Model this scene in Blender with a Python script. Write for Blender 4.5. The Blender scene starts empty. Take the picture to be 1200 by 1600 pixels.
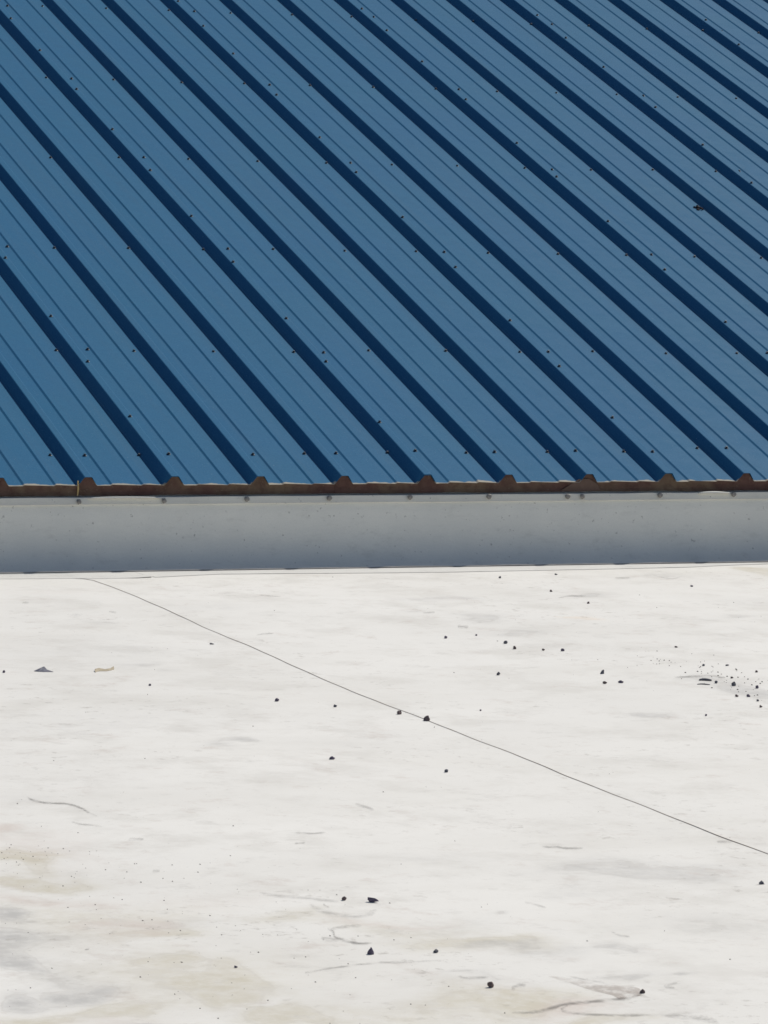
import bpy, bmesh, math, random
import numpy as np
from mathutils import Vector, Matrix, noise as mnoise

# ------------------------------------------------------------------ camera, sky, sun, exposure
scn = bpy.context.scene
COL = scn.collection
cam_d = bpy.data.cameras.new('camera')
cam = bpy.data.objects.new('camera', cam_d)
COL.objects.link(cam)
cam.location = (-4.2406, -13.3272, 1.3644)
cam.rotation_euler = (1.469168, -0.030538, -0.375776)
cam_d.sensor_fit = 'VERTICAL'
cam_d.sensor_height = 24
cam_d.lens = 98.72
cam_d.clip_start = 0.1
cam_d.clip_end = 500
scn.camera = cam

SUN = Vector((0.59, 0.355, 0.725)).normalized()
wd = bpy.data.worlds.new('World')
scn.world = wd
wd.use_nodes = True
wn, wl = wd.node_tree.nodes, wd.node_tree.links
bg = wn['Background']
bg.inputs['Strength'].default_value = 0.060
sky = wn.new('ShaderNodeTexSky')
sky.sky_type = 'NISHITA'
sky.sun_disc = False
sky.sun_elevation = math.asin(SUN.z)
sky.sun_rotation = math.atan2(SUN.x, SUN.y)
wl.new(sky.outputs[0], bg.inputs['Color'])
sun_d = bpy.data.lights.new('sun', 'SUN')
sun_d.energy = 3.60
sun_d.angle = math.radians(0.53)
sun_d.color = (1.0, 0.94, 0.83)
sun = bpy.data.objects.new('sun', sun_d)
COL.objects.link(sun)
sun.rotation_euler = SUN.to_track_quat('Z', 'Y').to_euler()
sun.location = SUN * 30
vs = scn.view_settings
vs.view_transform = 'Standard'
vs.look = 'None'
vs.gamma = 1.0
vs.use_curve_mapping = False
vs.exposure = 0.07
scn.cycles.filter_width = 1.6

rnd = random.Random(7)
SLOPE = 0.296546          # pitch of the blue roof
S = 0.3048                # rib spacing
ZM = -0.275               # top of the white membrane below the eave

# ---- measured places on the white roof (metres)
PEBBLES = [
 (0.548, -1.829, 0.0105, 0.0088, 'r', 'small dark pebble right of the seam, at the left end of the row of four'),
 (0.678, -1.977, 0.014, 0.0105, 'r', 'dark pebble, upper and left one of a close diagonal pair right of the seam'),
 (0.655, -2.099, 0.0104, 0.0104, 'r', 'dark pebble, lower and right one of a close diagonal pair right of the seam'),
 (0.724, -2.151, 0.0103, 0.0069, 'f', 'small flat dark pebble next to the right end of the row of four'),
 (0.776, -2.173, 0.0121, 0.0086, 'r', 'dark pebble at the right end of the row of four below the white curb'),
 (0.395, -2.588, 0.0116, 0.0099, 'p', 'small pointed dark pebble alone below the close diagonal pair'),
 (0.692, -2.636, 0.0133, 0.0133, 'p', 'upright dark pebble, the upper of the group of three left of the grit patch'),
 (0.619, -2.813, 0.0147, 0.0082, 'f', 'flat dark pebble, lower left of the group of three left of the grit patch'),
 (0.67, -2.809, 0.018, 0.0082, 'f', 'long low dark pebble, right one of the group of three left of the grit patch'),
 (-0.402, -2.961, 0.0125, 0.0094, 'r', 'dark pebble farthest left in the row of four leading to the seam'),
 (-0.284, -3.085, 0.0109, 0.0078, 'f', 'small flat dark pebble second from left in the row of four leading to the seam'),
 (-0.16, -3.23, 0.0139, 0.0108, 'r', 'round dark pebble just left of the seam beside the large angular stone'),
 (-0.13, -3.346, 0.0198, 0.0153, 'p', 'largest angular dark stone sitting right on the seam'),
 (-0.602, -3.898, 0.0157, 0.0086, 'r', 'dark blunt pebble alone in the open white area left of and below the seam row'),
 (-0.394, -4.12, 0.0099, 0.0085, 'r', 'small dark pebble alone just left of and below the middle of the seam'),
 (-0.279, -5.571, 0.0124, 0.0087, 'p', 'dark pebble at the far right edge below the end of the seam'),
 (-1.203, -5.545, 0.0107, 0.0095, 'r', 'small purplish dark pebble left of the long flat chip'),
 (-1.153, -5.577, 0.0261, 0.0107, 'f', 'long flat black chip lying above the curled scuff marks'),
 (-1.344, -6.052, 0.0145, 0.0157, 'p', 'tall pointed purplish dark pebble below the curled scuff marks'),
 (-1.216, -6.065, 0.0112, 0.0079, 'r', 'blocky dark pebble right of the tall pointed one'),
 (-1.236, -6.378, 0.013, 0.0119, 'r', 'rounded reddish dark pebble at the bottom, right of the olive stain'),
 (-0.982, -6.489, 0.0108, 0.0087, 'r', 'dark pebble at the tip of the brown mud tongue'),
 (-1.633, -6.107, 0.0077, 0.0044, 'f', 'tiny dark pebble above the olive stain at the bottom left of middle'),
 (0.957, -2.932, 0.0148, 0.0131, 'p', 'biggest dark pebble in the grit patch at the right'),
 (0.93, -2.878, 0.0099, 0.0082, 'r', 'small dark pebble in the grit patch, between the twig bits and the biggest pebble'),
 (0.873, -3.123, 0.0113, 0.0081, 'f', 'flat dark pebble under the biggest one in the grit patch'),
 (0.905, -3.129, 0.0113, 0.0081, 'r', 'dark pebble in the lower part of the grit patch, right of the flat one'),
 (1.002, -2.988, 0.0098, 0.0098, 'r', 'dark pebble at the right border of the grit patch'),
 (0.893, -3.21, 0.008, 0.0064, 'r', 'tiny dark pebble low at the right border of the grit patch'),
 (0.849, -3.318, 0.0095, 0.0079, 'f', 'lowest dark pebble at the right border of the grit patch'),
 (1.016, -2.804, 0.01, 0.0066, 'f', 'thin dark pebble just above the biggest one in the grit patch'),
 (0.632, -3.428, 0.0062, 0.0062, 'r', 'tiny dark pebble alone below the grit patch'),
 (1.113, -2.576, 0.0119, 0.0051, 'f', 'thin dark flake at the upper edge of the grit patch'),
 (1.043, -2.564, 0.0085, 0.0068, 'r', 'tiny dark pebble at the upper left corner of the grit patch'),
 (1.139, -2.71, 0.0084, 0.0067, 'r', 'tiny dark pebble at the upper right of the grit patch'),
 (-0.956, -2.291, 0.0081, 0.0081, 'r', 'tiny dark pebble at the far left edge beside the blue grey scrap'),
 (-0.641, -2.614, 0.008, 0.0064, 'r', 'tiny dark pebble below and right of the tan curled leaf'),
 (-0.2, -1.857, 0.0154, 0.0051, 'f', 'thin dark flake just left of and below the upper part of the seam'),
 (1.331, -0.83, 0.0096, 0.0077, 'r', 'tiny dark pebble near the curb, up and left of the faint orange smudge'),
 (1.322, -1.145, 0.0094, 0.0075, 'r', 'tiny dark pebble above the faint orange smudge'),
 (1.873, -0.762, 0.0118, 0.0059, 'f', 'flat dark flake near the curb on the right, right of the smudged curls'),
 (1.539, -0.4, 0.012, 0.006, 'f', 'thin dark flake right in front of the curb, right of centre'),
 (1.306, -0.461, 0.0099, 0.0079, 'r', 'tiny dark pebble in front of the curb, above the row of four'),
 (1.143, -2.174, 0.0122, 0.0052, 'f', 'reddish thin flake in the open area above the grit patch'),
 (0.076, -3.216, 0.0062, 0.0047, 'r', 'tiny dark speck of stone just right of the seam below the middle'),
 (0.663, -1.789, 0.0071, 0.0053, 'r', 'tiny dark speck of stone between the row of four and the nearest single pebble'),
]
STAINS = [  # kind, x, y, half width x, half depth y, strength
 ('g',-1.904,-5.551,0.076,0.077,0.90),
 ('g',-1.949,-5.766,0.104,0.123,0.80),
 ('g',-1.990,-5.947,0.090,0.149,0.90),
 ('g',-1.982,-6.159,0.088,0.066,0.80),
 ('g',-1.949,-6.487,0.051,0.066,0.90),
 ('g',-2.111,-6.189,0.070,0.071,0.70),
 ('y',-1.725,-4.994,0.081,0.075,0.80),
 ('y',-1.725,-5.153,0.086,0.079,0.70),
 ('y',-1.676,-5.830,0.135,0.079,0.70),
 ('y',-1.690,-6.290,0.087,0.119,1.00),
 ('y',-1.606,-6.210,0.071,0.202,0.60),
 ('y',-1.277,-6.456,0.186,0.107,0.60),
 ('y',-1.120,-5.990,0.124,0.072,0.50),
 ('y',-2.136,-6.353,0.182,0.067,0.60),
 ('y',-1.955,-6.302,0.138,0.079,0.60),
 ('y',-1.692,-6.514,0.091,0.066,0.80),
 ('y',-1.203,-6.686,0.205,0.065,0.50),
 ('y',-1.326,-5.735,0.176,0.116,0.35),
 ('y',-1.703,-6.062,0.108,0.053,0.60),
 ('o',1.146,-1.500,0.080,0.058,0.80),
 ('o',1.146,-1.345,0.080,0.059,0.30),
 ('o',0.080,-4.589,0.060,0.064,0.20),
 ('p',-1.654,-4.729,0.062,0.065,0.60),
 ('p',-1.750,-5.389,0.116,0.087,0.50),
 ('p',-1.701,-5.712,0.112,0.081,0.50),
 ('p',-1.733,-5.829,0.086,0.079,0.40),
 ('p',-1.206,-6.554,0.115,0.086,0.60),
 ('p',-1.173,-5.757,0.101,0.047,0.40),
 ('p',-1.234,-6.384,0.071,0.070,0.20),
 ('p',-0.292,-0.702,0.243,0.140,0.20),
 ('g',0.888,-1.021,0.163,0.137,0.35),
 ('g',0.855,-1.413,0.159,0.144,0.40),
 ('g',0.824,-1.783,0.155,0.122,0.40),
 ('g',0.862,-2.075,0.265,0.181,0.20),
 ('g',-0.466,-5.341,0.259,0.171,0.45),
 ('g',-0.540,-5.979,0.140,0.202,0.35),
 ('g',-1.078,-5.792,0.127,0.105,0.25),
 ('g',-0.702,-5.878,0.256,0.116,0.20),
 ('g',-0.652,-5.552,0.238,0.125,0.30),
 ('g',-0.461,-1.872,0.444,0.378,0.22),
 ('g',-0.991,-3.234,0.489,0.295,0.22),
 ('g',-0.438,-3.650,0.320,0.224,0.20),
 ('g',0.098,-0.995,0.260,0.135,0.25),
 ('g',1.845,-1.150,0.208,0.184,0.25),
 ('g',0.977,-2.947,0.089,0.222,0.50),
 ('g',0.934,-2.753,0.090,0.116,0.40),
 ('g',-0.836,-3.676,0.094,0.111,0.35),
 ('g',0.444,-3.360,0.068,0.072,0.60),
 ('g',-1.015,-6.057,0.111,0.066,0.30),
 ('g',-0.617,-4.595,0.292,0.185,0.15),
 ('g',0.159,-3.442,0.249,0.198,0.15),
 ('g',-1.463,-4.337,0.145,0.127,0.25),
 ('g',-0.187,-4.975,0.115,0.102,0.20),
 ('y',2.304,-0.419,0.089,0.104,0.60),
 ('y',-1.164,-5.836,0.113,0.148,0.30),
 ('y',-1.755,-5.637,0.326,0.341,0.30),
 ('y',-1.709,-6.186,0.306,0.251,0.35),
 ('p',-1.648,-4.899,0.164,0.207,0.30),
 ('p',-1.488,-5.434,0.259,0.185,0.22),
 ('y',-1.475,-6.515,0.298,0.142,0.30),
 ('p',-2.020,-6.434,0.181,0.095,0.35),
 ('g',-1.592,-5.737,0.249,0.115,0.25),
 ('g',-0.896,-5.136,0.328,0.136,0.22),
 ('g',-0.966,-5.752,0.033,0.042,0.50),
 ('g',-1.082,-6.011,0.047,0.039,0.60),
 ('g',-0.733,-3.574,0.080,0.038,0.70),
 ('g',-0.911,-6.051,0.062,0.039,0.50),
 ('g',-0.955,-6.251,0.073,0.047,0.50),
 ('g',-0.848,-6.276,0.032,0.026,0.60),
 ('g',-1.229,-6.266,0.048,0.021,0.50),
 ('g',1.401,-0.974,0.104,0.063,0.50),
 ('g',1.905,-0.517,0.130,0.102,0.45),
 ('g',1.720,-0.530,0.086,0.051,0.40),
 ('g',1.681,-1.483,0.081,0.059,0.40),
 ('g',1.509,-1.537,0.080,0.043,0.35),
 ('g',0.680,-1.264,0.080,0.044,0.35),
 ('g',-0.345,-1.392,0.077,0.098,0.30),
 ('g',-0.544,-2.127,0.109,0.062,0.35),
 ('g',-0.512,-2.287,0.072,0.060,0.35),
]
SCUFFS = [  # full width across, strength, world polyline
 (0.0043,0.75,[(-1.483, -4.264), (-1.485, -4.298), (-1.48, -4.325), (-1.46, -4.355), (-1.428, -4.37), (-1.414, -4.398), (-1.408, -4.441), (-1.409, -4.491), (-1.404, -4.542)]),
 (0.0042,0.45,[(-1.479, -4.591), (-1.474, -4.624), (-1.454, -4.645), (-1.434, -4.673)]),
 (0.0076,0.35,[(-1.285, -5.567), (-1.289, -5.6), (-1.286, -5.646), (-1.273, -5.682), (-1.246, -5.701), (-1.214, -5.696), (-1.186, -5.669), (-1.173, -5.646)]),
 (0.0032,0.50,[(-1.257, -5.573), (-1.262, -5.592), (-1.26, -5.613)]),
 (0.0052,0.35,[(-1.346, -5.439), (-1.326, -5.477), (-1.282, -5.507), (-1.251, -5.535), (-1.22, -5.562)]),
 (0.0050,0.50,[(-1.261, -5.794), (-1.285, -5.795), (-1.312, -5.802), (-1.34, -5.82)]),
 (0.0049,0.80,[(-1.338, -5.808), (-1.338, -5.84), (-1.351, -5.88), (-1.35, -5.905), (-1.34, -5.938), (-1.326, -5.96), (-1.301, -5.954)]),
 (0.0086,0.40,[(-1.381, -5.886), (-1.369, -5.901), (-1.355, -5.916)]),
 (0.0036,0.50,[(-1.527, -6.201), (-1.524, -6.185), (-1.506, -6.178), (-1.475, -6.162), (-1.432, -6.149), (-1.388, -6.136), (-1.352, -6.133), (-1.3, -6.14), (-1.234, -6.138)]),
 (0.0047,0.75,[(-1.281, -6.583), (-1.237, -6.589), (-1.197, -6.567), (-1.158, -6.544), (-1.104, -6.536), (-1.057, -6.531), (-1.022, -6.523), (-0.988, -6.504)]),
 (0.0036,0.35,[(-1.054, -6.325), (-1.046, -6.35), (-1.026, -6.378), (-1.011, -6.415)]),
 (0.0040,0.60,[(-1.159, -6.555), (-1.177, -6.572), (-1.185, -6.586), (-1.18, -6.608), (-1.142, -6.633), (-1.077, -6.655), (-1.031, -6.666)]),
 (0.0080,0.45,[(-1.031, -6.666), (-1.0, -6.679), (-0.978, -6.7), (-0.959, -6.726), (-0.954, -6.753)]),
 (0.0059,0.45,[(-1.206, -6.407), (-1.183, -6.379), (-1.164, -6.378)]),
 (0.0047,0.45,[(-0.919, -6.449), (-0.914, -6.461), (-0.905, -6.469)]),
 (0.0036,0.30,[(-0.914, -6.45), (-0.897, -6.437), (-0.881, -6.429)]),
 (0.0056,0.60,[(-0.559, -5.071), (-0.528, -5.077), (-0.513, -5.096), (-0.476, -5.104)]),
 (0.0042,0.55,[(-1.044, -4.827), (-1.012, -4.841), (-0.972, -4.834)]),
 (0.0042,0.45,[(-1.089, -4.95), (-1.063, -4.948)]),
 (0.0073,0.40,[(-0.776, -4.502), (-0.766, -4.539), (-0.76, -4.582)]),
 (0.0072,0.60,[(0.862, -2.753), (0.915, -2.75), (0.976, -2.747), (1.003, -2.789)]),
 (0.0051,0.45,[(0.322, -0.815), (0.348, -0.835), (0.383, -0.856)]),
 (0.0062,0.50,[(1.284, -0.992), (1.344, -0.95), (1.4, -0.957)]),
 (0.0043,0.40,[(1.892, -0.406), (1.879, -0.496), (1.9, -0.553), (1.956, -0.505)]),
 (0.0054,0.40,[(1.705, -0.511), (1.761, -0.517)]),
 (0.0039,0.35,[(-0.847, -5.639), (-0.835, -5.669), (-0.827, -5.704)]),
 (0.0038,0.40,[(-0.798, -5.952), (-0.796, -5.99), (-0.782, -6.006)]),
 (0.0057,0.40,[(-0.003, -1.689), (0.029, -1.666), (0.065, -1.657)]),
 (0.0048,0.40,[(-1.261, -6.282), (-1.242, -6.298), (-1.205, -6.301)]),
 (0.0054,0.55,[(0.981, -2.786), (1.005, -2.79)]),
 (0.0100,0.30,[(-0.474, -0.854), (-0.458, -0.872)]),
 (0.0098,0.35,[(-0.413, -1.158), (-0.374, -1.163)]),
 (0.0059,0.40,[(-0.272, -1.101), (-0.256, -1.134)]),
 (0.0055,0.50,[(-1.427, -4.832), (-1.393, -4.839)]),
 (0.0057,0.40,[(-0.147, -5.088), (-0.111, -5.095)]),
 (0.0060,0.50,[(0.694, -1.282), (0.741, -1.273)]),
 (0.0053,0.35,[(-1.489, -5.183), (-1.473, -5.186)]),
 (0.0030,0.70,[(-1.856, -5.884), (-1.843, -5.875)]),
 (0.0117,0.50,[(0.686, -1.586), (0.716, -1.605)]),
]
TONGUE = [(-1.092, -6.311), (-1.078, -6.32), (-1.061, -6.341), (-1.043, -6.373), (-1.026, -6.406), (-0.999, -6.418), (-0.978, -6.429), (-0.971, -6.453), (-0.979, -6.484), (-0.995, -6.508), (-1.022, -6.523), (-1.046, -6.528), (-1.044, -6.496), (-1.052, -6.477), (-1.062, -6.458), (-1.07, -6.423), (-1.076, -6.388), (-1.084, -6.364), (-1.089, -6.34)]

# ------------------------------------------------------------------ helpers
def link(name, me, mat=None, parent=None):
    o = bpy.data.objects.new(name, me)
    COL.objects.link(o)
    if mat and me and not me.materials:
        me.materials.append(mat)
    if parent:
        o.parent = parent
    return o

def tag(o, label=None, cat=None, group=None, kind=None):
    if label: o['label'] = label
    if cat: o['category'] = cat
    if group: o['group'] = group
    if kind: o['kind'] = kind
    return o

def empty(name, loc=(0, 0, 0), rot=(0, 0, 0)):
    o = bpy.data.objects.new(name, None)
    o.empty_display_size = 0.2
    COL.objects.link(o)
    o.location = loc
    o.rotation_euler = rot
    return o

def mesh(name, verts, faces, smooth=False):
    me = bpy.data.meshes.new(name)
    me.from_pydata([tuple(map(float, v)) for v in verts], [], faces)
    if smooth:
        me.polygons.foreach_set('use_smooth', [True] * len(me.polygons))
    me.update()
    return me

def und(x, y):
    """gentle unevenness of the roofing sheets"""
    f = min(1.0, max(0.0, (-y - 0.35) / 0.6)) if not hasattr(x, 'shape') else np.clip((-y - 0.35) / 0.6, 0, 1)
    return f * 0.0022 * (np.sin(1.7 * x + 0.6 * y + 0.4) + np.sin(-0.9 * x + 1.9 * y + 2.0) + 0.7 * np.sin(4.1 * x - 1.3 * y) + 0.5 * np.sin(2.2 * x + 5.3 * y))

class NT:
    def __init__(s, name):
        s.m = bpy.data.materials.new(name)
        s.m.use_nodes = True
        s.n, s.l = s.m.node_tree.nodes, s.m.node_tree.links
        s.b = s.n['Principled BSDF']
        s.out = s.n['Material Output']
        s.pos = s.n.new('ShaderNodeNewGeometry').outputs['Position']
    def put(s, sock, v):
        if hasattr(v, 'links'):
            s.l.new(v, sock)
        elif isinstance(v, (tuple, list)) and len(v) == 3 and sock.type == 'RGBA':
            sock.default_value = (*v, 1)
        else:
            sock.default_value = v
    def math(s, op, a, b=0.0, clamp=False):
        n = s.n.new('ShaderNodeMath'); n.operation = op; n.use_clamp = clamp
        s.put(n.inputs[0], a); s.put(n.inputs[1], b)
        return n.outputs[0]
    def noise(s, scale, detail=3, rough=0.55, stretch=None, vec=None, off=None):
        v = vec or s.pos
        if stretch or off:
            mp = s.n.new('ShaderNodeMapping')
            if stretch: mp.inputs['Scale'].default_value = stretch
            if off: mp.inputs['Location'].default_value = off
            s.l.new(v, mp.inputs['Vector']); v = mp.outputs[0]
        n = s.n.new('ShaderNodeTexNoise')
        s.l.new(v, n.inputs['Vector'])
        n.inputs['Scale'].default_value = scale
        n.inputs['Detail'].default_value = detail
        n.inputs['Roughness'].default_value = rough
        return n.outputs['Fac']
    def step(s, v, lo, hi, a=0.0, b=1.0):
        n = s.n.new('ShaderNodeMapRange'); n.interpolation_type = 'SMOOTHSTEP'
        s.put(n.inputs['Value'], v)
        n.inputs['From Min'].default_value = lo; n.inputs['From Max'].default_value = hi
        n.inputs['To Min'].default_value = a; n.inputs['To Max'].default_value = b
        return n.outputs['Result']
    def mix(s, f, a, b, mode='MIX'):
        n = s.n.new('ShaderNodeMix'); n.data_type = 'RGBA'; n.blend_type = mode
        s.put(n.inputs[0], f); s.put(n.inputs[6], a); s.put(n.inputs[7], b)
        return n.outputs[2]
    def bump(s, h, strength, dist):
        n = s.n.new('ShaderNodeBump')
        n.inputs['Strength'].default_value = strength; n.inputs['Distance'].default_value = dist
        s.l.new(h, n.inputs['Height']); s.l.new(n.outputs[0], s.b.inputs['Normal'])
    def done(s, col, rough, spec=0.5, metal=0.0):
        s.put(s.b.inputs['Base Color'], col); s.put(s.b.inputs['Roughness'], rough)
        s.b.inputs['Specular IOR Level'].default_value = spec; s.b.inputs['Metallic'].default_value = metal
        return s.m

def simple(name, col, rough=0.6, var=0.25, scale=30, spec=0.4, metal=0.0):
    t = NT(name)
    n = t.noise(scale, 3)
    c = t.mix(n, tuple(k * (1 - var) for k in col), tuple(min(1, k * (1 + var)) for k in col))
    return t.done(c, rough, spec, metal)

# ------------------------------------------------------------------ materials
def mat_blue():
    t = NT('blue painted steel')
    tc = t.n.new('ShaderNodeTexCoord').outputs['Object']
    big = t.noise(2.2, 3)
    fine = t.noise(170, 2, 0.7)
    mid = t.noise(14, 4)
    c = t.mix(t.step(big, .3, .7), BLUE_A, BLUE_B)
    c = t.mix(t.step(mid, .35, .75, 0, .30), c, BLUE_C)
    c = t.mix(t.step(fine, .30, .72, 0, .42), c, BLUE_D)
    c = t.mix(t.step(t.noise(210, 2, .7, off=(4, 4, 4)), .45, .75, 0, .40), c, (.012, .075, .17))
    run = t.noise(1.0, 4, .65, stretch=(22, .5, 1), vec=t.n.new('ShaderNodeTexCoord').outputs['Object'])
    c = t.mix(t.step(run, .45, .75, 0, .16), c, (.075, .135, .205))
    dust = t.noise(230, 1, 0.5)
    c = t.mix(t.step(dust, .76, .80, 0, .55), c, (.42, .46, .50))
    # paint chipped from the cut end of the sheets
    sx = t.n.new('ShaderNodeSeparateXYZ'); t.l.new(tc, sx.inputs[0])
    edge = t.math('ADD', sx.outputs['Y'], t.math('MULTIPLY', t.math('SUBTRACT', t.noise(13, 4, .6), .52), -.05))
    wear = t.math('MULTIPLY', t.step(edge, .003, .012, 1, 0), t.step(sx.outputs['Z'], .004, .010, 1, 0))
    c = t.mix(wear, c, (.42, .385, .32))
    t.bump(t.noise(5, 2), .25, .004)
    return t.done(c, t.step(mid, .3, .7, .52, .64), .05)

def mat_membrane(name):
    t = NT(name)
    at = t.n.new('ShaderNodeAttribute'); at.attribute_name = 'stain'
    sp = t.n.new('ShaderNodeSeparateColor'); t.l.new(at.outputs['Color'], sp.inputs[0])
    g, y, p, o = sp.outputs[0], sp.outputs[1], sp.outputs[2], at.outputs['Alpha']
    mid = t.noise(7, 5, .6)
    fin = t.noise(32, 5, .65)
    c = t.mix(t.step(t.noise(1.3, 4, .6), .3, .7), WHITE_A, WHITE_B)
    c = t.mix(t.step(t.noise(4, 6, .68), .46, .68, 0, .6), c, (.67, .655, .625))
    def film(ch, lo, hi, k, col, c):
        e = t.math('MULTIPLY', ch, t.math('ADD', .05, t.math('ADD', t.math('MULTIPLY', mid, 1.25), t.math('MULTIPLY', fin, .65))))
        f = t.math('MULTIPLY', t.step(e, lo, hi, 0, k), t.step(t.noise(21, 6, .7, off=(1, 4, 2)), .30, .62, .50, 1.0))
        return t.mix(f, c, col)
    c = film(y, .04, .57, .88, (.585, .545, .44), c)
    c = film(p, .05, .60, .80, (.64, .565, .52), c)
    c = film(o, .12, .85, .45, (.80, .60, .40), c)
    c = film(g, .06, .69, .85, (.47, .465, .46), c)
    # tide lines left where puddles dried
    eg = t.math('MULTIPLY', t.math('MAXIMUM', g, y), t.math('ADD', .2, t.math('ADD', t.math('MULTIPLY', mid, 1.2), t.math('MULTIPLY', fin, .4))))
    ring = t.math('MULTIPLY', t.step(eg, .30, .335), t.step(eg, .335, .40, 1, 0))
    c = t.mix(t.math('MULTIPLY', ring, .12), c, (.34, .30, .26))
    c = t.mix(t.step(t.noise(1.0, 4, .6, stretch=(1.2, 2.6, 1), off=(2, 2, 2)), .42, .70, 0, .35), c, (.70, .685, .65))
    # small flat smudges, then fine dirt
    c = t.mix(t.step(t.noise(9, 8, .72), .55, .75, 0, .45), c, (.52, .505, .48))
    c = t.mix(t.step(t.noise(8, 7, .74, off=(3, 7, 1)), .55, .74, 0, .5), c, (.56, .50, .46))
    clus = t.step(t.noise(1.9, 3, .6, off=(5, 1, 2)), .42, .66, .10, 1.0)
    c = t.mix(t.math('MULTIPLY', clus, t.step(t.noise(27, 6, .68), .57, .70, 0, .62)), c, (.40, .375, .345))
    c = t.mix(t.step(t.noise(120, 3, .6), .68, .76, 0, .60), c, (.30, .29, .28))
    c = t.mix(t.step(t.noise(300, 1, .5), .35, .7, 0, .06), c, (.5, .5, .5))
    ed = t.n.new('ShaderNodeAttribute'); ed.attribute_name = 'edge'
    c = t.mix(t.math('MULTIPLY', ed.outputs['Fac'], t.step(t.noise(25, 4), .3, .6, .5, .9)), c, (.50, .37, .26))
    t.bump(t.noise(60, 3), .12, .002)
    return t.done(c, .62, .30)

def mat_wall(name, a, b, dirt):
    t = NT(name)
    c = t.mix(t.step(t.noise(4, 4, .6), .3, .7), a, b)
    c = t.mix(t.step(t.noise(11, 5, .65, stretch=(1, 1, 2.2)), .55, .75, 0, .45), c, tuple(k * .72 for k in a))
    c = t.mix(t.step(t.noise(16, 6, .7, stretch=(1, 1, 3.5)), .55, .74, 0, .22), c, tuple(k * .55 for k in a))
    c = t.mix(t.step(t.noise(70, 3, .6), .66, .74, 0, dirt), c, (.20, .19, .18))
    c = t.mix(t.step(t.noise(240, 1, .5), .35, .7, 0, .14), c, tuple(k * .7 for k in a))
    t.bump(t.noise(9, 3, .6, stretch=(1, 1, 1.6)), .35, .006)
    return t.done(c, .5, .35)

def mat_foam():
    t = NT('brown closure foam')
    n1 = t.step(t.noise(2.6, 4, .6), .42, .60)
    c = t.mix(n1, (.130, .074, .062), (.170, .122, .084))
    c = t.mix(t.step(t.noise(30, 5, .65), .40, .70, 0, .6), c, (.080, .042, .036))
    c = t.mix(t.step(t.noise(90, 3, .6), .62, .72, 0, .4), c, (.26, .20, .15))
    t.bump(t.noise(50, 4), .5, .004)
    return t.done(c, .9, .1)

def mat_film(name, col):
    t = NT(name)
    at = t.n.new('ShaderNodeAttribute'); at.attribute_name = 'film'
    a = t.math('MULTIPLY', at.outputs['Fac'], t.step(t.noise(34, 6, .7), .34, .62, .08, 1.0), True)
    t.done(col, .8, .2)
    tr = t.n.new('ShaderNodeBsdfTransparent')
    mx = t.n.new('ShaderNodeMixShader')
    t.l.new(a, mx.inputs[0]); t.l.new(tr.outputs[0], mx.inputs[1]); t.l.new(t.b.outputs[0], mx.inputs[2])
    t.l.new(mx.outputs[0], t.out.inputs['Surface'])
    return t.m

BLUE_A, BLUE_B, BLUE_C, BLUE_D = (.0225, .127, .266), (.0235, .132, .260), (.029, .125, .245), (.048, .172, .315)
WHITE_A, WHITE_B = (.83, .822, .80), (.785, .777, .755)
M_BLUE = mat_blue()
M_MEMB = mat_membrane('white roofing sheet')
M_WALL = mat_wall('white wall sheet', (.80, .80, .755), (.74, .745, .71), .55)
M_BAR = mat_wall('cream clamping bar', (.90, .86, .75), (.85, .81, .70), .6)
M_FOAM = mat_foam()
M_SEAL = simple('yellow sealant', (.62, .46, .20), .6)
M_PATCH = simple('grey brown sealant', (.135, .085, .064), .7, .3, 60)
M_SCREW = simple('dark roofing screw', (.018, .036, .060), .5, .3, 200, .4)
M_GALV = simple('galvanised screw', (.30, .28, .255), .55, .4, 160, .4, .1)
M_STONE = [simple('purple black stone', (.15, .125, .175), .75, .6, 250, .25),
           simple('brown black stone', (.165, .125, .125), .8, .6, 250, .25),
           simple('slate black stone', (.14, .14, .165), .75, .6, 250, .25)]
M_DIRT = mat_film('grey dirt film', (.20, .19, .185))
M_MUD = mat_film('brown mud film', (.38, .315, .28))
M_SCRAP = simple('slate grey scrap', (.17, .175, .225), .6, .2, 90)
M_TAN = simple('tan dry leaf', (.43, .37, .27), .75, .4, 120)
M_GRIT = simple('dark grit', (.10, .085, .08), .9, .4, 300, .2)

# ------------------------------------------------------------------ white flat roof: two lapped sheets
SEAM = [(-.109, 2.0), (-.109, -.20), (-.109, -.287), (-.082, -.342), (-.078, -.697), (-.089, -1.173), (-.099, -1.56), (-.108, -1.981), (-.117, -2.325),
        (-.13, -2.663), (-.134, -3.054), (-.129, -3.401), (-.12, -3.719), (-.116, -3.872), (-.123, -4.201), (-.119, -4.486), (-.111, -4.884),
        (-.104, -5.253), (-.10, -6.5), (-.09, -9), (-.09, -40)]
_sy = np.array([q[1] for q in SEAM][::-1]); _sx = np.array([q[0] for q in SEAM][::-1])
def seam_x(y): return np.interp(y, _sy, _sx) + .0016 * np.sin(9 * y) + .001 * np.sin(23 * y + 1)
LAP = 0.0011

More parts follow.
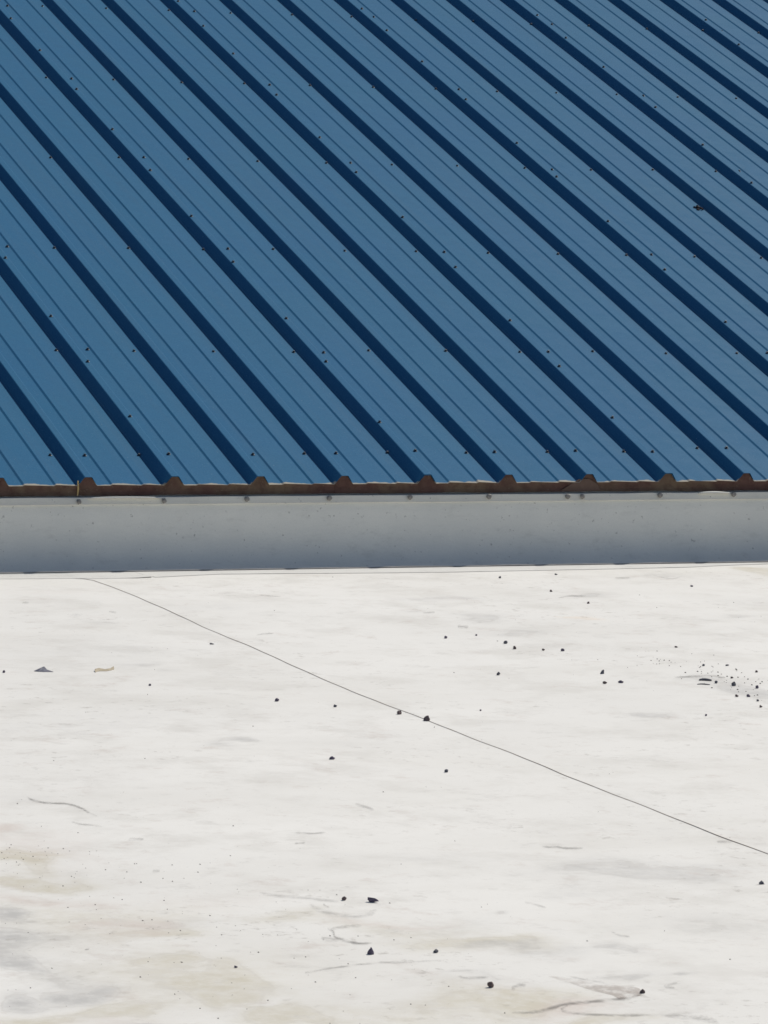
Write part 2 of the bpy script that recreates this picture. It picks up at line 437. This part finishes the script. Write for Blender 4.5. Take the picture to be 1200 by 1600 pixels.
def stain_field(x, y):
    out = np.zeros(x.shape + (4,), np.float32)
    dx, dy = np.zeros(x.shape), np.zeros(x.shape)
    for idx in np.ndindex(x.shape):
        px, py = float(x[idx]), float(y[idx])
        if -8 < py and -4 < px < 4:
            w = mnoise.turbulence_vector(Vector((px * 3.2, py * 2.2, 1.7)), 4, False, noise_basis='PERLIN_ORIGINAL')
            dx[idx], dy[idx] = w.x, w.y
    x, y = x + .10 * dx, y + .15 * dy
    for k, sx, sy, rx, ry, a in STAINS:
        ch = 'gypo'.index(k)
        d = ((x - sx) / (rx * 1.0)) ** 2 + ((y - sy) / (ry * 1.0)) ** 2
        out[..., ch] = np.maximum(out[..., ch], a * np.exp(-d * 1.1))
    return out

def sheet(name, X, Y, Z, edge=False):
    ny, nx = X.shape
    v = np.stack([X, Y, Z], -1).reshape(-1, 3)
    f = [(j * nx + i, j * nx + i + 1, (j + 1) * nx + i + 1, (j + 1) * nx + i) for j in range(ny - 1) for i in range(nx - 1)]
    me = mesh(name, v, f, True)
    a = me.color_attributes.new('stain', 'FLOAT_COLOR', 'POINT')
    a.data.foreach_set('color', stain_field(X, Y).reshape(-1))
    e = np.zeros(X.shape, np.float32)
    if edge: e[:, :2] = 1
    me.attributes.new('edge', 'FLOAT', 'POINT').data.foreach_set('value', e.reshape(-1))
    return me

ys = np.concatenate([[-30, -18, -11, -8.5], np.arange(-7.4, -.12, .03), [-.1, .0, .12]])
xs = np.concatenate([[-14, -8, -5, -3.5], np.arange(-2.9, .0, .024), [.05, .3]])
X, Y = np.meshgrid(xs, ys)
left = link('roof_membrane', sheet('roof_membrane', X, Y, ZM + und(X, Y)), M_MEMB)
tag(left, 'white roofing sheet left of the thin seam, stained grey and olive at the near left', kind='structure')
offs = np.concatenate([[0, .0004, .004], np.arange(.03, 3.2, .024), [3.6, 4.5, 6, 9, 15]])
O, Y = np.meshgrid(offs, ys)
X = seam_x(Y) + O
Z = ZM + LAP + und(X, Y)
Z[:, 1] += np.array([.0009 * mnoise.noise(Vector((float(v) * 2.3, 1, 8))) for v in ys])
Z[:, 0] = ZM + und(X[:, 0], Y[:, 0]) - .001
right = link('roof_membrane', sheet('roof_membrane', X, Y, Z, True), M_MEMB)
tag(right, 'white roofing sheet right of the thin seam, strewn with dark pebbles', kind='structure')
def top_z(x, y): return ZM + float(und(np.float64(x), np.float64(y))) + (LAP if x > seam_x(y) else 0)

# thin dirt marks lying on the sheets
RT, FW, SQ = (.930, -.367), (.367, .930), .145
def dirt_ribbon(pts, w, a, mat, i):
    P = [Vector((x * RT[0] + y * RT[1], (x * FW[0] + y * FW[1]) * SQ)) for x, y in pts]
    C = []
    n = len(P)
    for k in range(n - 1):
        p0, p1, p2, p3 = P[max(k - 1, 0)], P[k], P[k + 1], P[min(k + 2, n - 1)]
        for q in range(6):
            t = q / 6
            C.append(.5 * ((2 * p1) + (p2 - p0) * t + (2 * p0 - 5 * p1 + 4 * p2 - p3) * t * t + (3 * p1 - p0 - 3 * p2 + p3) * t ** 3))
    C.append(P[-1])
    V, F, A = [], [], []
    m = len(C)
    r = random.Random(i)
    for k, c in enumerate(C):
        d = C[min(k + 1, m - 1)] - C[max(k - 1, 0)]
        d.normalize()
        nn = Vector((-d.y, d.x))
        u = k / (m - 1)
        tap = min(1, (u + .04) * 5, (1.04 - u) * 5)
        ww = w * .58 * (.45 + .55 * tap) * (.8 + .4 * r.random())
        for s, al in ((-1, 0), (0, a * tap), (1, 0)):
            q = c + nn * ww * s
            x, y = q.x * RT[0] + q.y / SQ * FW[0], q.x * RT[1] + q.y / SQ * FW[1]
            V.append((x, y, top_z(x, y) + .0006)); A.append(al * .70)
        if k:
            b = 3 * k
            F += [(b - 3, b - 2, b + 1, b), (b - 2, b - 1, b + 2, b + 1)]
    me = mesh('dirt_streak', V, F)
    at = me.attributes.new('film', 'FLOAT', 'POINT'); at.data.foreach_set('value', A)
    mx = sum(p[0] for p in pts) / n
    return link('dirt_streak', me, mat, right if mx > -.11 else left)
for i, (w, a, pl) in enumerate(SCUFFS):
    dirt_ribbon(pl, w, a, M_DIRT, i)
# brown tongue of dried mud: crisp rim, thinner middle
TP = [Vector((x, y)) for x, y in TONGUE]
cx = Vector((sum(p.x for p in TP) / len(TP), sum(p.y for p in TP) / len(TP)))
bm = bmesh.new()
rim = [bm.verts.new((p.x, p.y, top_z(p.x, p.y) + .0006)) for p in TP]
bm.faces.new(rim)
bmesh.ops.triangulate(bm, faces=bm.faces[:])
bmesh.ops.subdivide_edges(bm, edges=bm.edges[:], cuts=3, use_grid_fill=True)
me = bpy.data.meshes.new('mud_stain'); bm.to_mesh(me); bm.free()
tip = TP[9]
vals = [0.10 + .34 * max(0, 1 - ((Vector((v.co.x, v.co.y)) - tip).length / .24)) for v in me.vertices]
at = me.attributes.new('film', 'FLOAT', 'POINT'); at.data.foreach_set('value', vals)
link('mud_stain', me, M_MUD, right)

# ------------------------------------------------------------------ blue ribbed roof
roof = empty('metal_roof', (0, 0, 0), (SLOPE, 0, 0))
tag(roof, 'sloping blue ribbed steel roof rising behind the white curb', 'roof', kind='thing')
HB, HT, HR = .0350, .0110, .031       # rib half base, half crown, height
def rib_pts(c, hb=HB, ht=HT, hr=HR):
    return [(c - hb, 0), (c - hb + .002, .0012), (c - ht - .0025, hr - .0015), (c - ht, hr), (c + ht, hr), (c + ht + .0025, hr - .0015), (c + hb - .002, .0012), (c + hb, 0)]
def minor_pts(c):
    return [(c - .0160, 0), (c - .0148, .0002), (c - .0086, .0033), (c - .0075, .0036), (c + .0060, .0030)]
def pan_pts(c):
    q = minor_pts(c + S * .315)
    return [(c + S * .2, 0)] + q + [(c + S * .58, .0005)] + minor_pts(c + S * .67) + [(c + S * .865, .0002)]
LAPH = .0022
def panel_profile():
    """x from the lapping rib's centre; the left rib laps over the neighbour's right rib"""
    P = [(-.041, LAPH * .6)] + [(x, z + LAPH) for x, z in rib_pts(0, HB + .002, HT + .001, HR)][0:6]
    P += [(HB + .001, .0012), (HB + .004, 0)]
    P += pan_pts(0)
    for k in (1, 2):
        P += rib_pts(k * S) + pan_pts(k * S)
    P += rib_pts(3 * S) + [(3 * S + .045, 0)]
    return P
PROF = panel_profile()
YS = [0, .05, .3, .8, 1.4, 2.1, 2.9, 3.7, 4.5, 5.3, 6.2, 7.2, 8.2, 9.0]
def panel_mesh(seed):
    n = len(PROF)
    V, F = [], []
    T = .0011
    for layer in (0, 1):
        for j, y in enumerate(YS):
            for i, (x, z) in enumerate(PROF):
                q = mnoise.noise(Vector((x * 3.5 + seed * 7, y * .9, seed)))
                dx = .0022 * mnoise.noise(Vector((round(x / S) * 5.0 + seed, y * .8, 3.3)))
                dz = .0010 * q if j else .0004 * q
                V.append((x + dx, y, z + dz - layer * T))
    L = n * len(YS)
    for j in range(len(YS) - 1):
        for i in range(n - 1):
            a = j * n + i
            F.append((a, a + 1, a + n + 1, a + n))
            F.append((L + a, L + a + n, L + a + n + 1, L + a + 1))
    for i in range(n - 1):
        F.append((i, L + i, L + i + 1, i + 1))
    for j in range(len(YS) - 1):
        a = j * n
        F.append((a, a + n, L + a + n, L + a))
        b = a + n - 1
        F.append((b, L + b, L + b + n, b + n))
    return mesh('roof_panel', V, F)
PMESH = [panel_mesh(s) for s in range(4)]
panels = {}
for i, kl in enumerate(range(-8, 24, 3)):
    o = link('roof_panel', PMESH[i % 4], M_BLUE, roof)
    o.location = (kl * S, rnd.uniform(-.0015, .0015), 0)
    panels[kl] = o

def screw_mesh(name, rw, rh, hh, dome=False):
    V, F = [], []
    def ring(r, z, n=12, ph=0):
        b = len(V)
        for i in range(n):
            a = 2 * math.pi * i / n + ph
            V.append((r * math.cos(a), r * math.sin(a), z))
        return list(range(b, b + n))
    def join(a, b):
        for i in range(len(a)):
            F.append((a[i], a[(i + 1) % len(a)], b[(i + 1) % len(b)], b[i]))
    a = ring(rw, 0); b = ring(rw, .0012); c = ring(rw * .78, .0022)
    join(a, b); join(b, c); F.append(tuple(c))
    d = ring(rh, .0015, 6 if not dome else 10); e = ring(rh, hh * .85, 6 if not dome else 10); g = ring(rh * .72, hh, 6 if not dome else 10)
    join(d, e); join(e, g); F.append(tuple(g))
    return mesh(name, V, F)
SCREW = screw_mesh('screw', .0072, .0046, .0074)
n_screw = 0
def roof_screw(x, y, z):
    kl = max(k for k in panels if k * S - .04 <= x)
    o = link('screw', SCREW, M_SCREW, panels[kl])
    o.location = (x - kl * S, y, z)
    o.rotation_euler = (rnd.uniform(-.12, .12), rnd.uniform(-.12, .12), rnd.uniform(0, 1))
    return o
ROWS = {.265: {0: -.054, 1: -.044, 3: -.051, 4: -.044, 5: -.053, 6: -.045, 7: -.052, 8: -.054},
        1.262: {1: -.053, 2: -.064, 3: -.064, 4: -.056, 6: -.052, 7: -.058, 8: -.057, 9: -.063, 10: -.064},
        2.373: {3: -.049, 4: -.047, 7: -.059, 8: -.054, 9: -.052, 10: -.053},
        3.482: {3: -.050, 4: -.053, 5: -.054, 6: -.055, 7: -.054, 8: -.062, 9: -.065, 10: -.059, 11: -.054, 12: -.055, 13: -.056},
        4.580: {4: -.057, 5: -.054, 6: -.047, 7: -.055, 8: -.047, 9: -.048, 10: -.048, 11: -.056, 12: -.064, 13: -.064, 14: -.064, 15: -.065},
        5.695: {5: -.062, 6: -.058, 7: -.055, 8: -.057, 9: -.052, 10: -.055, 11: -.036, 12: -.038, 13: -.045, 14: -.041, 15: -.042, 16: -.042, 17: -.043},
        6.790: {}}
for y, given in ROWS.items():
    for k in range(-3, 21):
        x = k * S
        if not (-.75 + .27 * y < x < 2.85 + .50 * y):
            continue
        yy = y + rnd.uniform(-.012, .012) + (.04 if (k == 8 and y < .3) else 0)
        if not (k == 2 and y < .3):
            roof_screw(x + given.get(k, rnd.uniform(-.062, -.047)), yy, .0002)
        if y < .3 or k % 3 == 1:
            roof_screw(x + rnd.uniform(.058, .072), yy + rnd.uniform(-.015, .015), .0002)
LAPY = [.505, 1.045, 1.53, 2.12, 2.685, 3.25, 3.75, 4.33, 4.90, 5.36, 5.74, 6.3]
for k in range(-2, 20, 3):
    for y in LAPY:
        x = k * S
        if -.75 + .27 * y < x < 2.85 + .50 * y:
            roof_screw(x + rnd.uniform(-.004, .006), y + rnd.uniform(-.03, .03), HR + LAPH)

# brown closure strips filling the sheet profile along the eave
def under_z(x):
    k = math.floor(x / S + .5)
    lap = (k % 3 == 1)
    loc = x - k * S
    P = rib_pts(0) if not lap else [(a, b + LAPH * .4) for a, b in rib_pts(0, HB, HT, HR)]
    k2 = math.floor(x / S)
    Q = pan_pts(0)
    pts = [(-S / 2, 0)] + P + [(S / 2, 0)]
    z = float(np.interp(loc, [p[0] for p in pts], [p[1] for p in pts]))
    l2 = x - k2 * S
    z = max(z, float(np.interp(l2, [q[0] for q in Q], [q[1] for q in Q])))
    return z - .0016
def closure(x0, x1, seed, bottom):
    xs = set([x0, x1])
    for k in range(int(x0 / S) - 2, int(x1 / S) + 3):
        for p in rib_pts(k * S) + pan_pts(k * S):
            if x0 < p[0] < x1: xs.add(p[0])
    xx = x0
    while xx < x1:
        xs.add(xx); xx += .021
    xs = sorted(xs)
    V, F = [], []
    n = len(xs)
    y0, y1 = .0032, .030
    for x in xs:
        q = mnoise.noise(Vector((x * 14, seed, 0)))
        zt = under_z(x)
        zb = bottom + .0030 * mnoise.noise(Vector((x * 6, seed, 5)))
        rows = []
        for t in (0, .3, .65, 1.0):
            z = zt + (zb - zt) * t
            rows.append((x, y0 + .0016 * mnoise.noise(Vector((x * 20, t * 3, seed))) + (.004 * math.sin(t * 3.14)) + z * 0, z))
        V += rows + [(x, y1, zb), (x, y1, zt)]
    for i in range(n - 1):
        a, b = 6 * i, 6 * i + 6
        for j in range(6):
            j2 = (j + 1) % 6
            F.append((a + j, a + j2, b + j2, b + j))
    F.append(tuple(range(5, -1, -1))); F.append(tuple(6 * (n - 1) + j for j in range(6)))
    return mesh('foam_strip', V, F)
xj = -.030
edges = [-2.5, -1.86, -.945, -.031, .885, 1.80, 2.71, 3.62, 4.54, 5.45, 6.4, 7.2]
hold = empty('eave_closure', (0, 0, 0))
bpy.data.objects.remove(hold)
inv = Matrix.Rotation(-SLOPE, 4, 'X')
for i in range(len(edges) - 1):
    o = link('foam_strip', closure(edges[i] + .0006, edges[i + 1] - .0006, i * 3.1, -.034), M_FOAM, roof)
    o.matrix_parent_inverse = Matrix.Rotation(SLOPE, 4, 'X').inverted()
def bead(name, x, z0, z1, w, mat, y=.0020, bulge=.0035):
    V, F = [], []
    n = 7
    for i in range(n):
        t = i / (n - 1)
        z = z0 + (z1 - z0) * t
        ww = w * (.8 + .4 * mnoise.noise(Vector((t * 4, x, 1))) + .25 * math.sin(t * 3.14))
        xo = .002 * math.sin(t * 3 + x)
        V += [(x + xo - ww / 2, y, z), (x + xo, y - bulge, z), (x + xo + ww / 2, y, z), (x + xo, y + .004, z)]
    for i in range(n - 1):
        for j in range(4):
            a = 4 * i
            F.append((a + j, a + (j + 1) % 4, a + 4 + (j + 1) % 4, a + 4 + j))
    F.append((3, 2, 1, 0)); F.append(tuple(4 * (n - 1) + j for j in range(4)))
    o = link(name, mesh(name, V, F), mat, roof)
    o.matrix_parent_inverse = Matrix.Rotation(SLOPE, 4, 'X').inverted()
    return o
bead('sealant_bead', -.0325, -.034, .016, .0055, M_SEAL)

# sealant smeared over the closure below the sixth rib
V = []
for x, z in [(1.725, -.030), (1.765, -.006), (1.795, .010), (1.830, .012), (1.862, -.005), (1.880, -.029), (1.80, -.034)]:
    V.append((x, .0018, z))
V2 = [(x, .0062, z) for x, y, z in V]
n = len(V)
o = link('sealant_smear', mesh('sealant_smear', V + V2, [tuple(range(n))] + [(i, n + i, n + (i + 1) % n, (i + 1) % n) for i in range(n)]), M_PATCH, roof)
o.matrix_parent_inverse = Matrix.Rotation(SLOPE, 4, 'X').inverted()

# ------------------------------------------------------------------ white curb wall under the eave
wall = empty('curb_wall', (1.0, -.02, ZM))
tag(wall, 'low white sheet covered curb wall between blue roof and flat white roof', 'wall', kind='thing')
WI = Matrix.Translation((-1.0, .02, -ZM))
def wpart(name, me, mat, parent=None):
    o = link(name, me, mat, parent or wall)
    if parent is None:
        o.matrix_parent_inverse = WI
    return o
CURVE = [(.10, -.0385), (-.012, -.0385), (-.020, -.046), (-.020, -.10), (-.0205, -.135), (-.022, -.160), (-.0255, -.182), (-.032, -.204), (-.042, -.224),
         (-.055, -.241), (-.071, -.254), (-.090, -.2635), (-.112, -.2695), (-.135, -.2725), (-.160, -.2735), (-.162, -.29), (.10, -.29)]
V, F = [], []
xs = list(np.arange(-2.5, 7.3, .06))
nc = len(CURVE)
for x in xs:
    for i, (y, z) in enumerate(CURVE):
        k = 1 if 2 < i < 14 else 0
        q = mnoise.noise(Vector((x * 2.2, z * 9, 2.0)))
        q2 = mnoise.noise(Vector((x * 7, z * 22, 9.0)))
        V.append((x, y - k * (.0022 * q + .0010 * q2), z + (k * .0010 * q2 if i > 8 else 0)))
for j in range(len(xs) - 1):
    for i in range(nc):
        a, b = j * nc + i, j * nc + (i + 1) % nc
        F.append((a, b, b + nc, a + nc))
F.append(tuple(range(nc - 1, -1, -1))); F.append(tuple((len(xs) - 1) * nc + i for i in range(nc)))
wpart('wall_sheet', mesh('wall_sheet', V, F, True), M_WALL)

def apron(front, back_y, z, seed):
    """flat strip lying on the roofing sheet, its front edge a little lifted here and there"""
    fx = np.array([q[0] for q in front]); fy = np.array([q[1] for q in front])
    xs = sorted(set(list(np.arange(fx[0], fx[-1], .03)) + list(fx)))
    V, F = [], []
    for x in xs:
        y = float(np.interp(x, fx, fy)) + .003 * mnoise.noise(Vector((x * 12, seed, 0)))
        lift = .0048 * max(0, mnoise.noise(Vector((x * 2.6, seed, 4))) - .15)
        zz = top_z(x, -.30) + z
        V += [(x, back_y, zz), (x, (y + back_y) / 2, zz), (x, y + .012, zz + lift * .6), (x, y, zz + lift), (x, y + .001, zz + lift - .0006), (x, y + .02, zz - .0012), (x, back_y, zz - .0012)]
    for i in range(len(xs) - 1):
        for j in range(6):
            a = 7 * i + j
            F.append((a, a + 1, a + 8, a + 7))
    return mesh('apron_strip', V, F)
AL = [(-2.5, -.262), (-.9, -.268), (-.375, -.272), (-.247, -.279), (-.13, -.285), (-.088, -.31), (.085, -.311), (.138, -.295)]
AR = [(.124, -.193), (.146, -.301), (.285, -.265), (.393, -.243), (.515, -.249), (.692, -.261), (.962, -.276), (1.191, -.285), (1.55, -.273), (1.793, -.265),
      (2.118, -.248), (2.285, -.21), (2.444, -.191), (3.2, -.20), (5, -.23), (7.2, -.22)]
M_APRON = mat_wall('white apron sheet', (.77, .765, .745), (.72, .715, .70), .5)
wpart('apron_strip', apron(AL, -.140, .0009, 1.0), M_APRON)
wpart('apron_strip', apron(AR, -.140, .0013, 2.0), M_APRON)

# cut edge of the wall sheet over the apron, shadow gap painted as dark grey
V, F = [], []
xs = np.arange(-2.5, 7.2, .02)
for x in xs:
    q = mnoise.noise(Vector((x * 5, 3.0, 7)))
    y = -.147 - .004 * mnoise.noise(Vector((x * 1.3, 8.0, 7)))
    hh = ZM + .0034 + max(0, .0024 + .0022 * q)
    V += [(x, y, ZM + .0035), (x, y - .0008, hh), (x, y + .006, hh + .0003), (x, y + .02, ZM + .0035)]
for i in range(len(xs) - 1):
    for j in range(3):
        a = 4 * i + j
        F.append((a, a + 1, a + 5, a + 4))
wpart('cut_edge', mesh('cut_edge', V, F), simple('shadow gap grey', (.34, .33, .33), .8, .35, 40))

# clamping bar with its screws
def bar(x0, x1):
    V, F = [], []
    xs = np.arange(x0, x1 + .001, .05)
    for x in xs:
        q = .0012 * mnoise.noise(Vector((x * 4, 1.5, 0)))
        q3 = .0016 * mnoise.noise(Vector((x * 9, 4.5, 0)))
        zt, zb = -.0375 + q3, -.0625 + q
        V += [(x, -.0125, zt), (x, -.0175, zt - .0010), (x, -.0238, -.052 + q), (x, -.0288, zb + .0015), (x, -.0275, zb), (x, -.0125, zb)]
    for i in range(len(xs) - 1):
        for j in range(6):
            a, b = 6 * i + j, 6 * i + (j + 1) % 6
            F.append((a, b, b + 6, a + 6))
    F.append((5, 4, 3, 2, 1, 0)); F.append(tuple(6 * (len(xs) - 1) + j for j in range(6)))
    return mesh('clamping_bar', V, F)
br = wpart('clamping_bar', bar(-2.5, 7.2), M_BAR)
BS = screw_mesh('bar_screw', .0094, .0078, .0095, True)
BX = [(-.038, -.0525), (.26, -.0515), (.555, -.0475), (.853, -.0465), (1.148, -.0455), (1.443, -.0455), (1.74, -.0475), (1.794, -.0485), (2.094, -.0460), (2.381, -.0445)]
BX += [(-.338 - .3 * i, -.05) for i in range(4)] + [(2.68 + .298 * i, -.046) for i in range(8)]
for x, z in BX:
    o = link('screw', BS, M_GALV, br)
    o.location = (x, -.0236, z)
    o.rotation_euler = (math.radians(70), rnd.uniform(-.15, .15), rnd.uniform(0, 1))
# torn edge of the wall sheet curling up over the bar
def lip(x0, x1, hmax, seed):
    V, F = [], []
    n = 16
    for i in range(n):
        t = i / (n - 1)
        x = x0 + (x1 - x0) * t
        hgt = hmax * math.sin(math.pi * t ** .8) ** .8 + .0006
        V += [(x, -.0215, -.0405), (x, -.0290 - .002 * t, -.0400 + hgt * .55), (x, -.0255, -.0385 + hgt), (x, -.0195, -.0392 + hgt * .8)]
    for i in range(n - 1):
        for j in range(4):
            a, b = 4 * i + j, 4 * i + (j + 1) % 4
            F.append((a, b, b + 4, a + 4))
    F.append((3, 2, 1, 0)); F.append(tuple(4 * (n - 1) + j for j in range(4)))
    return mesh('lifted_lip', V, F, True)
wpart('lifted_lip', lip(.0, .25, .0032, 1), M_WALL)
wpart('lifted_lip', lip(2.245, 2.365, .0052, 2), M_WALL)

# ------------------------------------------------------------------ stones, leaf, scraps
def stone_mesh(kind, seed):
    bm = bmesh.new()
    bmesh.ops.create_icosphere(bm, subdivisions=2, radius=.5)
    r = random.Random(seed)
    off = Vector((r.uniform(0, 50), r.uniform(0, 50), r.uniform(0, 50)))
    for v in bm.verts:
        c = v.co.copy()
        d = 1 + .55 * mnoise.noise(c * 2.2 + off) + .25 * mnoise.noise(c * 5 + off)
        c *= d
        if kind == 'p':
            t = max(0, c.z + .5)
            c.x = c.x * (1.15 - .62 * t) + .10 * t; c.y *= 1.15 - .55 * t
        if kind == 'f':
            c.y *= .8 * (1 - .5 * (c.x + .5)); c.z *= (1.15 - .75 * (c.x + .5))
        c.z = max(c.z, -.36)
        v.co = c
    zs = [v.co.z for v in bm.verts]; xs = [v.co.x for v in bm.verts]
    z0, hz, wx, mx = min(zs), max(zs) - min(zs), max(xs) - min(xs), (max(xs) + min(xs)) / 2
    for v in bm.verts:
        v.co = Vector(((v.co.x - mx) / wx, v.co.y / wx, (v.co.z - z0) / hz))
    me = bpy.data.meshes.new('pebble'); bm.to_mesh(me); bm.free()
    return me
for i, (x, y, w, hh, k, lab) in enumerate(PEBBLES):
    me = stone_mesh(k, 100 + i)
    o = link('pebble', me, M_STONE[(i * 2 + (i // 3)) % 3])
    o.location = (x, y, top_z(x, y) - hh * .04)
    w, hh = w * .93, hh * .95
    o.scale = (w, w * (.75 if k != 'f' else .6) * rnd.uniform(.85, 1.2), hh)
    o.rotation_euler = (0, 0, -.376 + rnd.uniform(-.25, .25))
    tag(o, lab, 'pebble', 'dark pebbles scattered on the white roof')

def twig(x0, y0, x1, y1, r, lab):
    V, F = [], []
    A, B = Vector((x0, y0)), Vector((x1, y1))
    d = (B - A).normalized(); nn = Vector((-d.y, d.x))
    n = 7
    for i in range(n):
        t = i / (n - 1)
        c = A.lerp(B, t) + nn * .004 * math.sin(t * 5)
        rr = r * (.45 + .7 * math.sin(math.pi * (.12 + .76 * t)))
        z = top_z(c.x, c.y)
        for a in range(6):
            an = a / 6 * 2 * math.pi
            V.append((c.x + nn.x * rr * math.cos(an) * 1.4, c.y + nn.y * rr * math.cos(an) * 1.4, z + rr * .75 + rr * math.sin(an) * .8))
    for i in range(n - 1):
        for a in range(6):
            F.append((6 * i + a, 6 * i + (a + 1) % 6, 6 * i + 6 + (a + 1) % 6, 6 * i + 6 + a))
    F.append((5, 4, 3, 2, 1, 0)); F.append(tuple(6 * (n - 1) + a for a in range(6)))
    o = link('twig', mesh('twig', V, F, True), M_STONE[2])
    tag(o, lab, 'twig', 'short dark twigs in the grit patch')
twig(.905, -2.822, .938, -2.830, .0038, 'thicker short dark twig at the left of the grit patch, upper of two')
twig(.866, -2.890, .900, -2.899, .0018, 'thin short dark twig at the left of the grit patch, lower of two')

# folded scrap: two thin facets meeting in a raised crease
lx, ly = -.842, -2.284
zb = top_z(lx, ly)
def rel(a, b, c): return (lx + a * RT[0] + b * FW[0], ly + a * RT[1] + b * FW[1], zb + c)
pts = [rel(-.025, -.004, .0010), rel(-.005, .006, .0100), rel(.002, .012, .0125), rel(.000, .004, .0070), rel(.030, -.008, .0010), rel(.004, -.014, .0008), rel(-.012, -.012, .0006), rel(.010, .012, .0040)]
F = [(0, 6, 1), (6, 5, 3), (6, 3, 1), (5, 4, 3), (1, 3, 2), (3, 7, 2), (3, 4, 7)]
V = pts + [(a, b, c - .0009) for a, b, c in pts]
o = link('folded_scrap', mesh('folded_scrap', V, F + [tuple(i + 8 for i in f[::-1]) for f in F]), M_SCRAP)
tag(o, 'folded slate grey scrap lying at the left of the white roof', 'scrap')
# curled tan leaf
TL = [(-.706, -2.332), (-.699, -2.312), (-.684, -2.300), (-.668, -2.306), (-.650, -2.296), (-.637, -2.284)]
V, F = [], []
for i, (x, y) in enumerate(TL):
    t = i / 5
    w = [.003, .008, .013, .011, .007, .003][i]
    zt = top_z(x, y)
    up = [.001, .006, .0062, .0034, .0042, .0085][i]
    for q, (dy, dz) in enumerate(((-w, 0), (-w * .3, up * .55), (w * .4, up), (w, up * .7))):
        V.append((x, y + dy, zt + dz + .0006))
for i in range(5):
    for j in range(3):
        a = 4 * i + j
        F.append((a, a + 1, a + 5, a + 4))
n = len(V)
V += [(a, b, c - .0006) for a, b, c in V]
F += [tuple(i + n for i in f[::-1]) for f in F]
o = link('curled_leaf', mesh('curled_leaf', V, F, True), M_TAN)
tag(o, 'dry tan curled leaf right of the slate grey scrap', 'leaf')

# dark clump on the blue roof
bm = bmesh.new()
for q in range(9):
    m = Matrix.Translation((rnd.uniform(-.014, .014), rnd.uniform(-.02, .02), rnd.uniform(.002, .008))) @ Matrix.Diagonal((*[rnd.uniform(.008, .016) for _ in range(3)], 1))
    bmesh.ops.create_icosphere(bm, subdivisions=1, radius=.5, matrix=m)
for v in bm.verts:
    v.co += Vector((mnoise.noise(v.co * 150), mnoise.noise(v.co * 150 + Vector((9, 0, 0))), 0)) * .004
    v.co.z = max(v.co.z, 0.0002)
me = bpy.data.meshes.new('debris_clump'); bm.to_mesh(me); bm.free()
o = link('debris_clump', me, simple('dark wet debris', (.050, .036, .038), .8, .5, 200))
RM = Matrix.Rotation(SLOPE, 4, 'X')
o.matrix_world = RM @ Matrix.Translation((3.590, 2.976, .0002)) @ Matrix.Rotation(.5, 4, 'Z')
tag(o, 'small dark clump of debris on the blue roof between two ribs at the right', 'debris')

# grit too fine to count
V, F = [], []
def speck(x, y, r, hgt):
    b = len(V); z = top_z(x, y)
    a0 = rnd.uniform(0, 6.28)
    for i in range(4):
        rr = r * rnd.uniform(.6, 1.3)
        V.append((x + rr * math.cos(a0 + i * 1.57), y + rr * math.sin(a0 + i * 1.57) * 1.4, z + .0001))
    V.append((x + rnd.uniform(-.3, .3) * r, y, z + hgt))
    for i in range(4): F.append((b + i, b + (i + 1) % 4, b + 4))
for i in range(80):
    x, y = rnd.gauss(1.02, .075), rnd.gauss(-2.80, .22)
    r = rnd.choice([.0012, .0016, .002, .0028]); speck(x, y, r, r * 1.1)
for i in range(16):
    x, y = rnd.gauss(.99, .07), rnd.gauss(-2.50, .06)
    r = rnd.choice([.0012, .0016, .0024]); speck(x, y, r, r * 1.1)
for cx_, cy_, sx_, sy_, n_ in [(-1.69, -4.95, .07, .06, 45), (-1.65, -5.15, .08, .08, 22), (-1.72, -5.6, .2, .4, 60), (-1.75, -6.3, .25, .2, 40), (-1.5, -5.6, .2, .3, 30), (-1.3, -6.1, .25, .4, 30)]:
    for i in range(n_):
        r = rnd.choice([.0007, .0010, .0012, .0018]); speck(rnd.gauss(cx_, sx_), rnd.gauss(cy_, sy_), r, r)
for i in range(170):
    y = rnd.uniform(-6.6, -.35)
    x = rnd.uniform(-2.3 + .3 * (y + 6.6), 1.0 + (y + 6.6) * .26 - .9 + .6)
    r = rnd.choice([.0007, .0010, .0010, .0014, .0020]); speck(x, y, r, r)
g = link('grit', mesh('grit', V, F), M_GRIT)
tag(g, 'fine dark grit sprinkled over the white roof', kind='stuff')
